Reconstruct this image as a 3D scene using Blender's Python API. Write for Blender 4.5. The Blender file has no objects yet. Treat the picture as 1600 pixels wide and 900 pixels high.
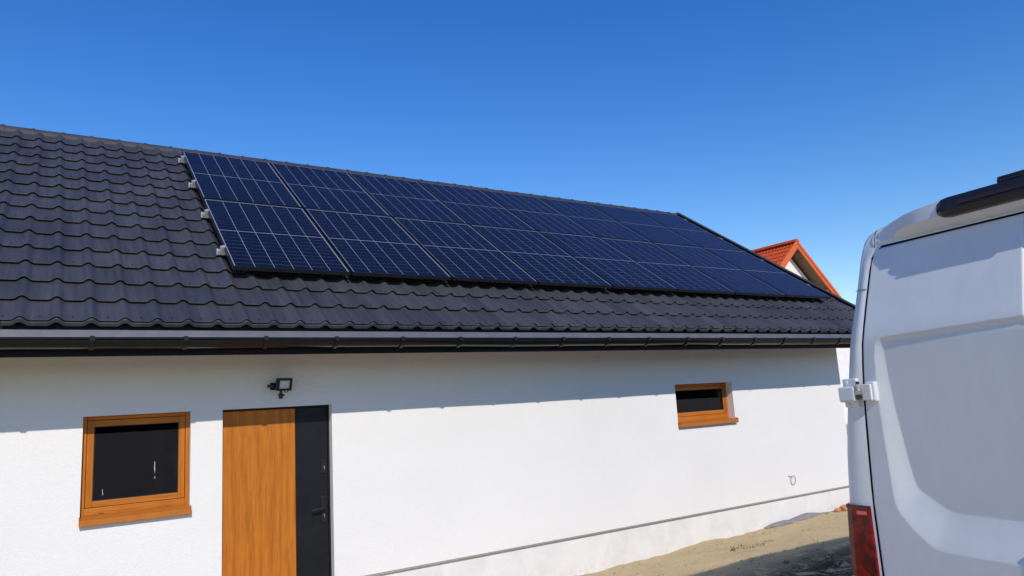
import bpy, math, random
import numpy as np
from mathutils import Matrix, Vector

random.seed(7); rng = np.random.default_rng(7)
scene = bpy.context.scene
C = scene.collection

# ------------------------------------------------------------------ camera
CAM = Vector((-1.3184, -6.3176, 1.8059))
RX = Vector((0.8405, -0.5388, -0.0572)); UP = Vector((-0.0382, -0.1642, 0.9857)); FW = Vector((0.5405, 0.8263, 0.1585))
cam_d = bpy.data.cameras.new('camera'); cam = bpy.data.objects.new('camera', cam_d); C.objects.link(cam)
m = Matrix((( RX.x, UP.x, -FW.x, CAM.x), (RX.y, UP.y, -FW.y, CAM.y), (RX.z, UP.z, -FW.z, CAM.z), (0, 0, 0, 1)))
q = m.to_quaternion(); q.normalize()
cam.rotation_mode = 'QUATERNION'; cam.rotation_quaternion = q; cam.location = CAM
cam_d.sensor_width = 36; cam_d.lens = 1127.76 / 1600 * 36; cam_d.clip_start = .05; cam_d.clip_end = 3000
scene.camera = cam

# ------------------------------------------------------------------ sky and sun
SUN_AZ = math.radians(13.5)       # from -Y towards -X
SUN_EL = math.radians(36.3)
world = bpy.data.worlds.new('World'); scene.world = world; world.use_nodes = True
nt = world.node_tree; bg = nt.nodes['Background']
sky = nt.nodes.new('ShaderNodeTexSky'); sky.sky_type = 'NISHITA'; sky.sun_disc = False
sky.sun_elevation = SUN_EL; sky.sun_rotation = math.pi + SUN_AZ
sky.altitude = 0; sky.air_density = 1.25; sky.dust_density = 0.0; sky.ozone_density = 4.0
hsv = nt.nodes.new('ShaderNodeHueSaturation'); hsv.inputs['Saturation'].default_value = 1.36; hsv.inputs["Hue"].default_value = .516; hsv.inputs['Value'].default_value = 1.25   # deep spring blue of the photograph
nt.links.new(sky.outputs[0], hsv.inputs['Color']); nt.links.new(hsv.outputs[0], bg.inputs[0]); bg.inputs[1].default_value = .120
sd = bpy.data.lights.new('sun', 'SUN'); sd.energy = 3.5; sd.angle = math.radians(.53); sd.color = (1, .925, .82)
so = bpy.data.objects.new('sun', sd); C.objects.link(so)
sv = Vector((-math.sin(SUN_AZ) * math.cos(SUN_EL), -math.cos(SUN_AZ) * math.cos(SUN_EL), math.sin(SUN_EL)))
so.rotation_mode = 'QUATERNION'; so.rotation_quaternion = sv.to_track_quat('Z', 'Y'); so.location = sv * 60
scene.view_settings.view_transform = 'Standard'; scene.view_settings.look = 'None'
scene.view_settings.exposure = 0.0; scene.view_settings.gamma = 1
scene.render.engine = 'CYCLES'

# ------------------------------------------------------------------ materials
def mat(name, col=(.8, .8, .8), rough=.5, metal=0, spec=.5, coat=0, coat_rough=.05):
    mt = bpy.data.materials.new(name); mt.use_nodes = True
    b = mt.node_tree.nodes['Principled BSDF']
    b.inputs['Base Color'].default_value = (*col, 1); b.inputs['Roughness'].default_value = rough
    b.inputs['Metallic'].default_value = metal; b.inputs['Specular IOR Level'].default_value = spec
    b.inputs['Coat Weight'].default_value = coat; b.inputs['Coat Roughness'].default_value = coat_rough
    mt['b'] = 0
    return mt
def N(mt, t, **kw):
    n = mt.node_tree.nodes.new(t)
    for k, v in kw.items(): setattr(n, k, v)
    return n
def L(mt, a, b): mt.node_tree.links.new(a, b)
def P(mt): return mt.node_tree.nodes['Principled BSDF']
def coords(mt, scale=(1, 1, 1), kind='Object'):
    tc = N(mt, 'ShaderNodeTexCoord'); mp = N(mt, 'ShaderNodeMapping'); mp.inputs['Scale'].default_value = scale
    if kind == 'World':
        g = N(mt, 'ShaderNodeNewGeometry'); L(mt, g.outputs['Position'], mp.inputs[0])
    else: L(mt, tc.outputs[kind], mp.inputs[0])
    return mp.outputs[0]
def noise(mt, vec, scale, detail=4, rough=.55, dist=0):
    n = N(mt, 'ShaderNodeTexNoise'); n.inputs['Scale'].default_value = scale; n.inputs['Detail'].default_value = detail
    n.inputs['Roughness'].default_value = rough; n.inputs['Distortion'].default_value = dist
    L(mt, vec, n.inputs['Vector']); return n.outputs[0]
def ramp(mt, fac, stops):
    r = N(mt, 'ShaderNodeValToRGB'); e = r.color_ramp.elements
    while len(e) < len(stops): e.new(.5)
    for el, (p, c) in zip(e, stops):
        el.position = p; el.color = (*c, 1) if len(c) == 3 else c
    L(mt, fac, r.inputs[0]); return r.outputs[0]
def bump(mt, h, strength, dist, prev=None):
    b = N(mt, 'ShaderNodeBump'); b.inputs['Strength'].default_value = strength; b.inputs['Distance'].default_value = dist
    L(mt, h, b.inputs['Height'])
    if prev is not None: L(mt, prev, b.inputs['Normal'])
    return b.outputs[0]
def mixc(mt, fac, a, b, blend='MIX'):
    x = N(mt, 'ShaderNodeMix', data_type='RGBA', blend_type=blend)
    for sock, v in ((x.inputs[0], fac), (x.inputs[6], a), (x.inputs[7], b)):
        if isinstance(v, (int, float)): sock.default_value = v
        elif isinstance(v, tuple): sock.default_value = (*v, 1)
        else: L(mt, v, sock)
    return x.outputs[2]
def mottled(name, c0, c1, scale, rough=.5, bs=0, bscale=100, bdist=.002, world=True, r2=None, **kw):
    mt = mat(name, c0, rough, **kw); v = coords(mt, kind='World' if world else 'Object')
    n = noise(mt, v, scale, 6, .6); L(mt, ramp(mt, n, [(.3, c0), (.7, c1)]), P(mt).inputs['Base Color'])
    if r2 is not None:
        rr = N(mt, 'ShaderNodeMapRange'); rr.inputs['To Min'].default_value = rough; rr.inputs['To Max'].default_value = r2
        L(mt, n, rr.inputs[0]); L(mt, rr.outputs[0], P(mt).inputs['Roughness'])
    if bs: L(mt, bump(mt, noise(mt, v, bscale, 4, .6), bs, bdist), P(mt).inputs['Normal'])
    return mt
M = {}
# render (stucco)
mt = M['stucco'] = mat('stucco', (.8, .79, .765), .9, spec=.2); v = coords(mt, kind='World')
lo = noise(mt, v, .7, 5, .6)
L(mt, ramp(mt, lo, [(.3, (.79, .782, .755)), (.7, (.838, .83, .806))]), P(mt).inputs['Base Color'])
vor = N(mt, 'ShaderNodeTexVoronoi'); vor.inputs['Scale'].default_value = 210; L(mt, v, vor.inputs['Vector'])
b1 = bump(mt, vor.outputs[0], .6, .003); b1 = bump(mt, noise(mt, v, 38, 5, .7), .5, .006, b1)
L(mt, bump(mt, noise(mt, v, 3, 3, .5), .3, .012, b1), P(mt).inputs['Normal'])
# plinth
mt = M['plinth'] = mat('plinth', (.7, .69, .67), .85, spec=.25); v = coords(mt, (1, 1, .75), kind='World')
st = noise(mt, v, 3.5, 7, .62, .8)
L(mt, ramp(mt, st, [(.3, (.67, .665, .65)), (.5, (.735, .73, .715)), (.72, (.79, .785, .77))]), P(mt).inputs['Base Color'])
pc = P(mt).inputs['Base Color'].links[0].from_socket
sx_ = N(mt, 'ShaderNodeSeparateXYZ'); L(mt, coords(mt, kind='World'), sx_.inputs[0])
hm = N(mt, 'ShaderNodeMapRange'); hm.inputs['From Min'].default_value = .20; hm.inputs['From Max'].default_value = -.02; L(mt, sx_.outputs[2], hm.inputs[0])
sm = N(mt, 'ShaderNodeMath', operation='MULTIPLY'); L(mt, hm.outputs[0], sm.inputs[0]); L(mt, ramp(mt, noise(mt, coords(mt, kind='World'), 14, 8, .75), [(.42, (0,) * 3), (.62, (.35,) * 3)]), sm.inputs[1])
L(mt, mixc(mt, sm.outputs[0], pc, (.50, .42, .30)), P(mt).inputs['Base Color'])
L(mt, bump(mt, noise(mt, v, 60, 5, .6), .3, .003), P(mt).inputs['Normal'])
# roof tile: matt coated steel with dust
mt = M['tile'] = mat('roof_tile', (.03, .032, .037), .5, spec=.45); v = coords(mt, kind='World')
big = noise(mt, v, 1.3, 5, .6); fine = noise(mt, v, 55, 4, .65)
streak = noise(mt, coords(mt, (26, 1.6, 1.6), kind='World'), 1.0, 5, .6)
c = mixc(mt, .5, ramp(mt, big, [(.3, (.030, .032, .041)), (.72, (.055, .056, .061))]), ramp(mt, streak, [(.35, (.030, .032, .041)), (.75, (.075, .074, .074))]))
oi = N(mt, 'ShaderNodeObjectInfo'); mr = N(mt, 'ShaderNodeMapRange'); mr.inputs['To Min'].default_value = .84; mr.inputs['To Max'].default_value = 1.18
L(mt, oi.outputs['Random'], mr.inputs[0])
hs = N(mt, 'ShaderNodeHueSaturation'); L(mt, c, hs.inputs['Color']); L(mt, mr.outputs[0], hs.inputs['Value'])
L(mt, hs.outputs[0], P(mt).inputs['Base Color'])
rr = N(mt, 'ShaderNodeMapRange'); rr.inputs['To Min'].default_value = .38; rr.inputs['To Max'].default_value = .62
L(mt, fine, rr.inputs[0]); L(mt, rr.outputs[0], P(mt).inputs['Roughness'])
L(mt, bump(mt, fine, .25, .0012), P(mt).inputs['Normal'])
M['tile_edge'] = mat('tile_edge', (.16, .16, .155), .5)
M['ridge'] = mottled('ridge_steel', (.035, .036, .04), (.055, .055, .058), 6, .5, .1, 40, .001, r2=.65, spec=.3)
M['gutter'] = mottled('gutter_steel', (.006, .006, .007), (.009, .009, .010), 8, .12, 0, r2=.2, spec=.3)
M['bracket'] = mat('bracket_steel', (.01, .01, .011), .3, spec=.3)
M['fascia'] = mottled('fascia_board', (.005, .005, .006), (.008, .008, .009), 5, .5, spec=.15)
M['apron'] = mottled('apron_steel', (.095, .098, .112), (.125, .128, .138), 9, .38, r2=.45)
M['soffit'] = mottled('soffit_wood', (.10, .065, .032), (.15, .095, .05), 4, .7)
# golden oak foil
def oak(name, along):
    mt = mat(name, (.45, .17, .03), .45, spec=.2)
    sc = {'z': (6, 6, .9), 'x': (.9, 6, 6)}[along]
    v = coords(mt, sc, kind='World')
    g = noise(mt, v, 1.6, 8, .62, 2.6); g2 = noise(mt, coords(mt, tuple(6 * k if k > 1 else k * 2 for k in sc), kind='World'), 2, 5, .6)
    wv = N(mt, 'ShaderNodeTexWave', wave_type='BANDS', bands_direction='X' if along == 'z' else 'Z'); wv.inputs['Scale'].default_value = .55
    wv.inputs['Distortion'].default_value = 16; wv.inputs['Detail'].default_value = 3; wv.inputs['Detail Scale'].default_value = .55
    L(mt, v, wv.inputs['Vector'])
    base = ramp(mt, g, [(.28, (.33, .098, .010)), (.48, (.45, .145, .016)), (.72, (.56, .195, .026))])
    base = mixc(mt, .35, base, ramp(mt, wv.outputs[0], [(.1, (.34, .100, .010)), (.6, (.53, .180, .022))]))
    base = mixc(mt, .3, base, ramp(mt, g2, [(.4, (.30, .090, .010)), (.58, (.52, .180, .022))]))
    kn = N(mt, 'ShaderNodeTexVoronoi'); kn.inputs['Scale'].default_value = .42; L(mt, v, kn.inputs['Vector'])
    base = mixc(mt, ramp(mt, kn.outputs[0], [(.02, (.75,) * 3), (.13, (0,) * 3)]), base, (.20, .050, .006))
    fl_ = noise(mt, coords(mt, (90, 90, 5) if along == 'z' else (5, 90, 90), kind='World'), 1.4, 3, .6)
    base = mixc(mt, ramp(mt, fl_, [(.60, (0,) * 3), (.72, (.45,) * 3)]), base, (.22, .06, .008))
    L(mt, base, P(mt).inputs['Base Color']); L(mt, bump(mt, g2, .12, .001), P(mt).inputs['Normal'])
    return mt
M['oak'] = oak('golden_oak', 'z'); M['oak_h'] = oak('golden_oak_rail', 'x')
M['sill'] = mottled('sill_steel', (.40, .13, .018), (.48, .16, .024), 10, .45, spec=.3)
M['anthracite'] = mottled('anthracite_panel', (.0075, .0085, .011), (.0125, .0138, .016), 9, .4, .1, 300, .0006, spec=.25)
M['black'] = mat('black_plastic', (.012, .012, .013), .4)
M['blackmetal'] = mat('black_metal', (.016, .016, .018), .28)
M['chrome'] = mat('lock_metal', (.75, .75, .73), .25, 1)
M['white_pl'] = mat('white_plastic', (.72, .72, .70), .4)
M['gasket'] = mat('gasket', (.01, .01, .01), .6)
M['lamp_glass'] = mat('lamp_glass', (.62, .62, .60), .15)
# clear glass: fresnel mirror over transparency
def glass(name, ior=1.5, tint=(1, 1, 1), rough=.0, dirt=0., refl=(1, 1, 1)):
    mt = bpy.data.materials.new(name); mt.use_nodes = True; t = mt.node_tree; t.nodes.remove(t.nodes['Principled BSDF'])
    tr = N(mt, 'ShaderNodeBsdfTransparent'); tr.inputs[0].default_value = (*tint, 1)
    gl = N(mt, 'ShaderNodeBsdfGlossy'); gl.inputs['Roughness'].default_value = rough; gl.inputs[0].default_value = (*refl, 1)
    fr = N(mt, 'ShaderNodeFresnel'); ge = N(mt, 'ShaderNodeNewGeometry'); io = N(mt, 'ShaderNodeMapRange')   # same reflectance from both faces of the pane
    io.inputs['To Min'].default_value = ior; io.inputs['To Max'].default_value = 1 / ior; L(mt, ge.outputs['Backfacing'], io.inputs[0]); L(mt, io.outputs[0], fr.inputs[0])
    mx = N(mt, 'ShaderNodeMixShader'); L(mt, fr.outputs[0], mx.inputs[0]); L(mt, tr.outputs[0], mx.inputs[1]); L(mt, gl.outputs[0], mx.inputs[2])
    out = t.nodes['Material Output']; last = mx.outputs[0]
    if dirt:
        df = N(mt, 'ShaderNodeBsdfDiffuse'); df.inputs[0].default_value = (.5, .5, .48, 1)
        v = coords(mt, (1, 1, .5), kind='World'); d = ramp(mt, noise(mt, v, 9, 8, .7, .6), [(.5, (0, 0, 0)), (.85, (dirt,) * 3)])
        m2 = N(mt, 'ShaderNodeMixShader'); L(mt, d, m2.inputs[0]); L(mt, last, m2.inputs[1]); L(mt, df.outputs[0], m2.inputs[2]); last = m2.outputs[0]
    L(mt, last, out.inputs[0]); return mt
M['pane'] = glass('window_glass', 1.4, (.5, .58, .72), 0, .012)
M['pv_glass'] = glass('panel_glass', 1.16, (.97, .97, .98), .03, 0, (.92, .48, .55))   # violet anti-reflex coating
mt = M['cell'] = mat('solar_cell', (.006, .0075, .022), .4, spec=.25); oi = N(mt, 'ShaderNodeObjectInfo')
L(mt, ramp(mt, oi.outputs['Random'], [(0, (.0042, .0032, .0055)), (1, (.0056, .0043, .0078))]), P(mt).inputs['Base Color'])
M['backsheet'] = mat('backsheet', (.31, .32, .35), .6)
M['pv_frame'] = mat('panel_frame', (.012, .012, .014), .3, .0)
M['alu'] = mottled('aluminium', (.62, .62, .62), (.72, .72, .72), 20, .38, metal=.6)
M['interior'] = mat('interior', (.035, .035, .038), .9)
# neighbour
M['n_tile'] = mottled('orange_tile', (.46, .062, .018), (.60, .095, .03), 9, .7, spec=.2)
M['n_fascia'] = mottled('orange_fascia', (.60, .12, .038), (.68, .15, .048), 5, .6, spec=.2)
M['n_wall'] = mottled('white_render', (.76, .75, .72), (.82, .81, .79), 3, .9)
M['n_soffit'] = mottled('soffit_boards', (.15, .095, .058), (.22, .14, .085), 6, .8, spec=.2)
# van
mt = M['van'] = mat('van_paint', (.70, .72, .73), .32, spec=.5, coat=.35, coat_rough=.06); v = coords(mt, kind='Object')
n = noise(mt, v, 4, 7, .65); n2 = noise(mt, coords(mt, (1, 1, .25)), 14, 6, .7)
cc = mixc(mt, .5, ramp(mt, n, [(.3, (.640, .668, .692)), (.7, (.690, .718, .740))]), ramp(mt, n2, [(.35, (.635, .660, .682)), (.6, (.690, .716, .738))]))
L(mt, cc, P(mt).inputs['Base Color'])
rr = N(mt, 'ShaderNodeMapRange'); rr.inputs['To Min'].default_value = .25; rr.inputs['To Max'].default_value = .45
L(mt, n, rr.inputs[0]); L(mt, rr.outputs[0], P(mt).inputs['Roughness'])
M['van_dark'] = mat('door_gap_rubber', (.008, .008, .009), .7)
M['van_trim'] = mottled('dark_trim', (.02, .02, .021), (.03, .03, .031), 30, .5)
M['steel'] = mottled('hinge_steel', (.45, .43, .38), (.62, .60, .55), 60, .38, metal=.8)
M['tyre'] = mat('tyre_rubber', (.018, .018, .018), .8)
M['rim'] = mat('wheel_steel', (.4, .4, .4), .4, .7)
M['van_glass'] = mat('tinted_glass', (.01, .012, .014), .05)
mt = M['brake'] = mat('brake_lens', (.03, .004, .005), .12)
mt = M['tail'] = mat('tail_lens', (.30, .004, .008), .16, spec=.3); v = coords(mt, (1, 1, 1))
wv = N(mt, 'ShaderNodeTexWave', wave_type='BANDS', bands_direction='Z'); wv.inputs['Scale'].default_value = 34; L(mt, v, wv.inputs['Vector'])
wx = N(mt, 'ShaderNodeTexWave', wave_type='BANDS', bands_direction='X'); wx.inputs['Scale'].default_value = 34; L(mt, v, wx.inputs['Vector'])
n = noise(mt, v, 14, 4, .6, 1.)
c = mixc(mt, ramp(mt, n, [(.4, (0, 0, 0)), (.6, (1, 1, 1))]), (.05, .0006, .001), (.24, .003, .005))
c = mixc(mt, .12, c, ramp(mt, wv.outputs[0], [(.2, (.05, .0006, .001)), (.8, (.38, .006, .008))]))
L(mt, c, P(mt).inputs['Base Color'])
P(mt).inputs['Subsurface Weight'].default_value = 0
L(mt, bump(mt, wx.outputs[0], .04, .0006, bump(mt, wv.outputs[0], .06, .0008)), P(mt).inputs['Normal'])
M['tail_bright'] = mat('reflector_lens', (.75, .03, .02), .1, coat=1)
M['tail_edge'] = mat('lens_side', (.55, .006, .010), .2, spec=.25)
# ground
mt = M['sand'] = mat('sand', (.5, .4, .25), .95, spec=.15); v = coords(mt, kind='World')
big = noise(mt, v, .9, 6, .6); mid = noise(mt, v, 7, 6, .65); fin = noise(mt, v, 90, 4, .7)
c = ramp(mt, big, [(.3, (.49, .38, .215)), (.7, (.60, .475, .28))])
c = mixc(mt, .4, c, ramp(mt, mid, [(.3, (.43, .325, .18)), (.7, (.64, .515, .32))]))
c = mixc(mt, .3, c, ramp(mt, fin, [(.3, (.30, .225, .13)), (.7, (.68, .54, .32))]))
vo = N(mt, 'ShaderNodeTexVoronoi'); vo.inputs['Scale'].default_value = 16; L(mt, v, vo.inputs['Vector'])
c = mixc(mt, ramp(mt, vo.outputs[0], [(.06, (.6,) * 3), (.14, (0,) * 3)]), c, (.17, .12, .07))
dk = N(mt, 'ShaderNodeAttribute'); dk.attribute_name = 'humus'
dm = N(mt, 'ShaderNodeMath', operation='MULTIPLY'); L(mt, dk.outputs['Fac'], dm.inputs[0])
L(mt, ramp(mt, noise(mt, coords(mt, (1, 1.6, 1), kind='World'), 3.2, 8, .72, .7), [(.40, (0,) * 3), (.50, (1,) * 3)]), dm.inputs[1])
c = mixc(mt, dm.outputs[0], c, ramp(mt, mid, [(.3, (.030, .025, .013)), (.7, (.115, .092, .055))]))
L(mt, c, P(mt).inputs['Base Color'])
L(mt, bump(mt, fin, .9, .008, bump(mt, mid, .7, .03)), P(mt).inputs['Normal'])
mt = M['grass'] = mat('grass', (.06, .075, .025), .7); v = coords(mt, kind='World')
L(mt, ramp(mt, noise(mt, v, 12, 3), [(.3, (.035, .048, .014)), (.7, (.11, .105, .045))]), P(mt).inputs['Base Color'])
M['felt'] = mottled('roofing_felt', (.20, .19, .195), (.27, .255, .25), 14, .8, .3, 90, .003)
M['brick'] = mottled('brick_rubble', (.42, .17, .07), (.55, .27, .13), 18, .9, .4, 60, .004)
M['stone'] = mottled('pebble', (.28, .22, .14), (.48, .38, .24), 25, .9)
M['wire'] = mat('grey_wire', (.09, .09, .09), .5)
M['streak'] = mat('dried_plaster', (.7, .7, .68), .9)

# ------------------------------------------------------------------ mesh helpers
class MB:
    def __init__(s): s.v = []; s.f = []; s.sm = []
    def add(s, vs, fs, smooth=False):
        o = len(s.v); s.v += [tuple(map(float, p)) for p in vs]; s.f += [tuple(o + i for i in f) for f in fs]; s.sm += [smooth] * len(fs); return s
    def box(s, x0, x1, y0, y1, z0, z1):
        return s.add([(x0, y0, z0), (x1, y0, z0), (x1, y1, z0), (x0, y1, z0), (x0, y0, z1), (x1, y0, z1), (x1, y1, z1), (x0, y1, z1)],
                     [(0, 3, 2, 1), (4, 5, 6, 7), (0, 1, 5, 4), (1, 2, 6, 5), (2, 3, 7, 6), (3, 0, 4, 7)])
    def prism(s, poly, a, b, axis='x'):       # poly in the other two axes (y,z)/(x,z)/(x,y)
        def pt(p, t): return {'x': (t, p[0], p[1]), 'y': (p[0], t, p[1]), 'z': (p[0], p[1], t)}[axis]
        n = len(poly); vs = [pt(p, a) for p in poly] + [pt(p, b) for p in poly]
        return s.add(vs, [tuple(range(n)), tuple(range(2 * n - 1, n - 1, -1))] + [(i, i + n, (i + 1) % n + n, (i + 1) % n) for i in range(n)])
    def tube(s, pts, r, n=8, caps=True):
        pts = [Vector(p) for p in pts]; rs = r if isinstance(r, (list, tuple)) else [r] * len(pts); vs = []; fs = []
        for i, p in enumerate(pts):
            d = (pts[min(i + 1, len(pts) - 1)] - pts[max(i - 1, 0)]).normalized()
            a = d.cross(Vector((0, 0, 1)) if abs(d.z) < .9 else Vector((1, 0, 0))).normalized(); b = d.cross(a)
            for k in range(n):
                t = 2 * math.pi * k / n; vs.append(p + (a * math.cos(t) + b * math.sin(t)) * rs[i])
        for i in range(len(pts) - 1):
            for k in range(n): fs.append((i * n + k, i * n + (k + 1) % n, (i + 1) * n + (k + 1) % n, (i + 1) * n + k))
        s.add(vs, fs, True)
        if caps:
            s.add(vs[:n], [tuple(range(n))]); s.add(vs[-n:], [tuple(range(n - 1, -1, -1))])
        return s
    def mesh(s, name, m_):
        me = bpy.data.meshes.new(name); me.from_pydata(s.v, [], s.f)
        me.polygons.foreach_set('use_smooth', s.sm)
        me.materials.append(M[m_]); me.validate(); me.update()
        import bmesh
        bm = bmesh.new(); bm.from_mesh(me); bmesh.ops.recalc_face_normals(bm, faces=bm.faces); bm.to_mesh(me); bm.free()
        return me
    def build(s, name, m_, parent=None, bevel=0, seg=2):
        o = bpy.data.objects.new(name, s.mesh(name, m_)); C.objects.link(o); o.parent = parent
        if bevel:
            b = o.modifiers.new('bevel', 'BEVEL'); b.width = bevel; b.segments = seg; b.limit_method = 'ANGLE'; b.angle_limit = math.radians(40)
        return o
def npmesh(name, V, F, m_, parent=None, smooth=True):
    me = bpy.data.meshes.new(name); me.from_pydata([tuple(p) for p in V.tolist()], [], [tuple(f) for f in F.tolist()])
    me.polygons.foreach_set('use_smooth', [smooth] * len(me.polygons)); me.materials.append(M[m_]); me.update()
    o = bpy.data.objects.new(name, me); C.objects.link(o); o.parent = parent; return o
def empty(name, label, cat, mtx=None, group=None):
    o = bpy.data.objects.new(name, None); C.objects.link(o); o.empty_display_size = .2
    if mtx is not None: o.matrix_world = mtx
    return tag(o, label, cat, group)
def tag(o, label, cat, group=None):
    o['label'] = label; o['category'] = cat
    if group: o['group'] = group
    return o
def inst(me, name, parent, mtx):
    o = bpy.data.objects.new(name, me); C.objects.link(o); o.parent = parent; o.matrix_local = mtx; return o
def in_view(p, mx=1.02):
    d = Vector(p) - CAM; z = d.dot(FW)
    if z < .1: return False
    x = d.dot(RX) / z / (800 / 1127.76); y = d.dot(UP) / z / (450 / 1127.76)
    return abs(x) < mx and abs(y) < mx

# ------------------------------------------------------------------ ground
WALLZ = ([-400, -3, 1, 3.48, 4.09, 4.58, 4.92, 5.27, 5.73, 6.23, 6.5, 7.7, 8.2, 12, 400],
         [-.05, -.06, -.03, .003, .013, .037, .069, .093, .059, .080, .091, .112, .112, .1, 0])
def vnoise(x, y, sc, seed):
    r = np.random.default_rng(seed); g = r.random((64, 64)); x = np.asarray(x) * sc; y = np.asarray(y) * sc
    xi = np.floor(x).astype(int); yi = np.floor(y).astype(int); fx = x - xi; fy = y - yi; fx = fx * fx * (3 - 2 * fx); fy = fy * fy * (3 - 2 * fy)
    a = g[xi % 64, yi % 64]; b = g[(xi + 1) % 64, yi % 64]; c_ = g[xi % 64, (yi + 1) % 64]; d = g[(xi + 1) % 64, (yi + 1) % 64]
    return (a * (1 - fx) + b * fx) * (1 - fy) + (c_ * (1 - fx) + d * fx) * fy - .5
def ground_z(x, y):
    x = np.asarray(x, float); y = np.asarray(y, float)
    w = np.clip(1 + (y + .1) / 2.6, 0, 1); w = w * w * (3 - 2 * w)
    z = np.interp(x, *WALLZ) * w
    near = np.exp(-((x - 4) / 14) ** 2 - ((y + 3) / 12) ** 2)
    return z + near * (vnoise(x, y, .8, 1) * .05 + vnoise(x, y, 2.7, 2) * .028 + vnoise(x, y, 7.5, 3) * .016 + vnoise(x, y, 19, 4) * .008)
def axis_coords(a, b, step, far):
    core = np.arange(a, b, step); out = []; t = step
    while True:
        t *= 1.35; nxt = (out[-1] if out else b) + t
        out.append(nxt)
        if nxt > far: break
    hi = np.array(out); lo = a - (hi - b)
    return np.concatenate([lo[::-1], core, hi])
gx = axis_coords(1.5, 9.0, .035, 900); gy = axis_coords(-3.2, .3, .035, 900)
X, Y = np.meshgrid(gx, gy, indexing='ij'); Z = ground_z(X, Y)
V = np.stack([X, Y, Z], -1).reshape(-1, 3); nx_, ny_ = len(gx), len(gy)
I = np.arange(nx_ * ny_).reshape(nx_, ny_)
F = np.stack([I[:-1, :-1], I[1:, :-1], I[1:, 1:], I[:-1, 1:]], -1).reshape(-1, 4)
ground = npmesh('ground', V, F, 'sand'); ground['kind'] = 'structure'
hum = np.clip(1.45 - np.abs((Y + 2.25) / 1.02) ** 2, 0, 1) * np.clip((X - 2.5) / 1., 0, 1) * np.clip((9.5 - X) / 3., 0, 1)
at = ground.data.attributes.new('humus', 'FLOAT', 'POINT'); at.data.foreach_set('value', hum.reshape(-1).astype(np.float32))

# added unseen ring of trees, darkens the horizon mirrored in the windows
M['added_wood'] = mottled('added_woodland', (.018, .026, .012), (.045, .058, .025), .15, .95, spec=.1)
vs, fs = [], []; nh = 240
for i in range(nh):
    a = 2 * math.pi * i / nh; h = 11 + 7 * float(vnoise(i * .31, 3., 1, 21)) + 4 * float(vnoise(i * 1.3, 7., 1, 22))
    for r, z in ((262, -1), (268, h * .7), (278, h), (310, h * .9), (330, -1)): vs.append((r * math.cos(a), r * math.sin(a), z))
for i in range(nh):
    k = (i + 1) % nh; fs += [(5 * i + j, 5 * k + j, 5 * k + j + 1, 5 * i + j + 1) for j in range(4)]
added_wood_ring = npmesh('added_wood_ring', np.array(vs), np.array(fs), 'added_wood'); added_wood_ring['kind'] = 'structure'

# ------------------------------------------------------------------ the house
house = empty('house', 'white rendered house with dark grey tiled gable roof', 'house', Matrix.Translation((0, 0, 0)))
PT = 0.6029; CP, SP = math.cos(PT), math.sin(PT)
ROOF = Matrix(((1, 0, 0, 0), (0, CP, -SP, 0), (0, SP, CP, 3.1), (0, 0, 0, 1)))   # x, up-slope, normal; panel glass is normal = 0
XL, XR, WL, WR = -5.9, 8.97, -5.0, 8.41
BASE = -.13; S_RIDGE = 4.0
def rp(x, s, n): return ROOF @ Vector((x, s, n))
RY = rp(0, S_RIDGE, BASE).y; RZ = rp(0, S_RIDGE, BASE).z
def wall_grid(xs, zs, holes, y0, y1):
    mb = MB()
    def solid(i, j):
        if not (0 <= i < len(xs) - 1 and 0 <= j < len(zs) - 1): return False
        cx = (xs[i] + xs[i + 1]) / 2; cz = (zs[j] + zs[j + 1]) / 2
        return not any(a < cx < b and c_ < cz < d for a, b, c_, d in holes)
    for i in range(len(xs) - 1):
        for j in range(len(zs) - 1):
            if not solid(i, j): continue
            a, b, c_, d = xs[i], xs[i + 1], zs[j], zs[j + 1]
            mb.add([(a, y0, c_), (b, y0, c_), (b, y0, d), (a, y0, d)], [(0, 1, 2, 3)])
            mb.add([(a, y1, c_), (b, y1, c_), (b, y1, d), (a, y1, d)], [(3, 2, 1, 0)])
            if not solid(i - 1, j): mb.add([(a, y0, c_), (a, y0, d), (a, y1, d), (a, y1, c_)], [(0, 1, 2, 3)])
            if not solid(i + 1, j): mb.add([(b, y0, c_), (b, y1, c_), (b, y1, d), (b, y0, d)], [(0, 1, 2, 3)])
            if not solid(i, j - 1): mb.add([(a, y0, c_), (a, y1, c_), (b, y1, c_), (b, y0, c_)], [(0, 1, 2, 3)])
            if not solid(i, j + 1): mb.add([(a, y0, d), (b, y0, d), (b, y1, d), (a, y1, d)], [(0, 1, 2, 3)])
    return mb
W1 = (-1.06, -.318, 1.135, 1.895); DR = (-.078, .835, -.3, 1.895); W2 = (5.07, 6.08, 1.445, 1.925)
holes = [W1, DR, W2]; PZ = .402
xs = sorted({WL, WR, W1[0], W1[1], DR[0], DR[1], W2[0], W2[1]}); zs = sorted({PZ, 2.60, W1[2], W1[3], W2[2], W2[3]})
def build_raw(mb, name, m_, parent):
    me = bpy.data.meshes.new(name); me.from_pydata(mb.v, [], mb.f); me.materials.append(M[m_]); me.update()
    o = bpy.data.objects.new(name, me); C.objects.link(o); o.parent = parent; return o
build_raw(wall_grid(xs, zs, holes, 0, .17), 'front_wall', 'stucco', house)
build_raw(wall_grid([WL + .03, DR[0], DR[1], WR - .03], [-.5, PZ - .003], [(DR[0], DR[1], -.6, 9)], .03, .165), 'plinth', 'plinth', house)
MB().box(WL, DR[0] - .002, -.004, .028, PZ - .012, PZ - .004).box(DR[1] + .002, WR, -.004, .028, PZ - .012, PZ - .004).build('drip_strip', 'alu', house)
gab = [(.172, -.5), (2 * RY - .302, -.5), (2 * RY - .302, 2.5), (RY, RZ - .25), (.172, 2.62)]
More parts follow.
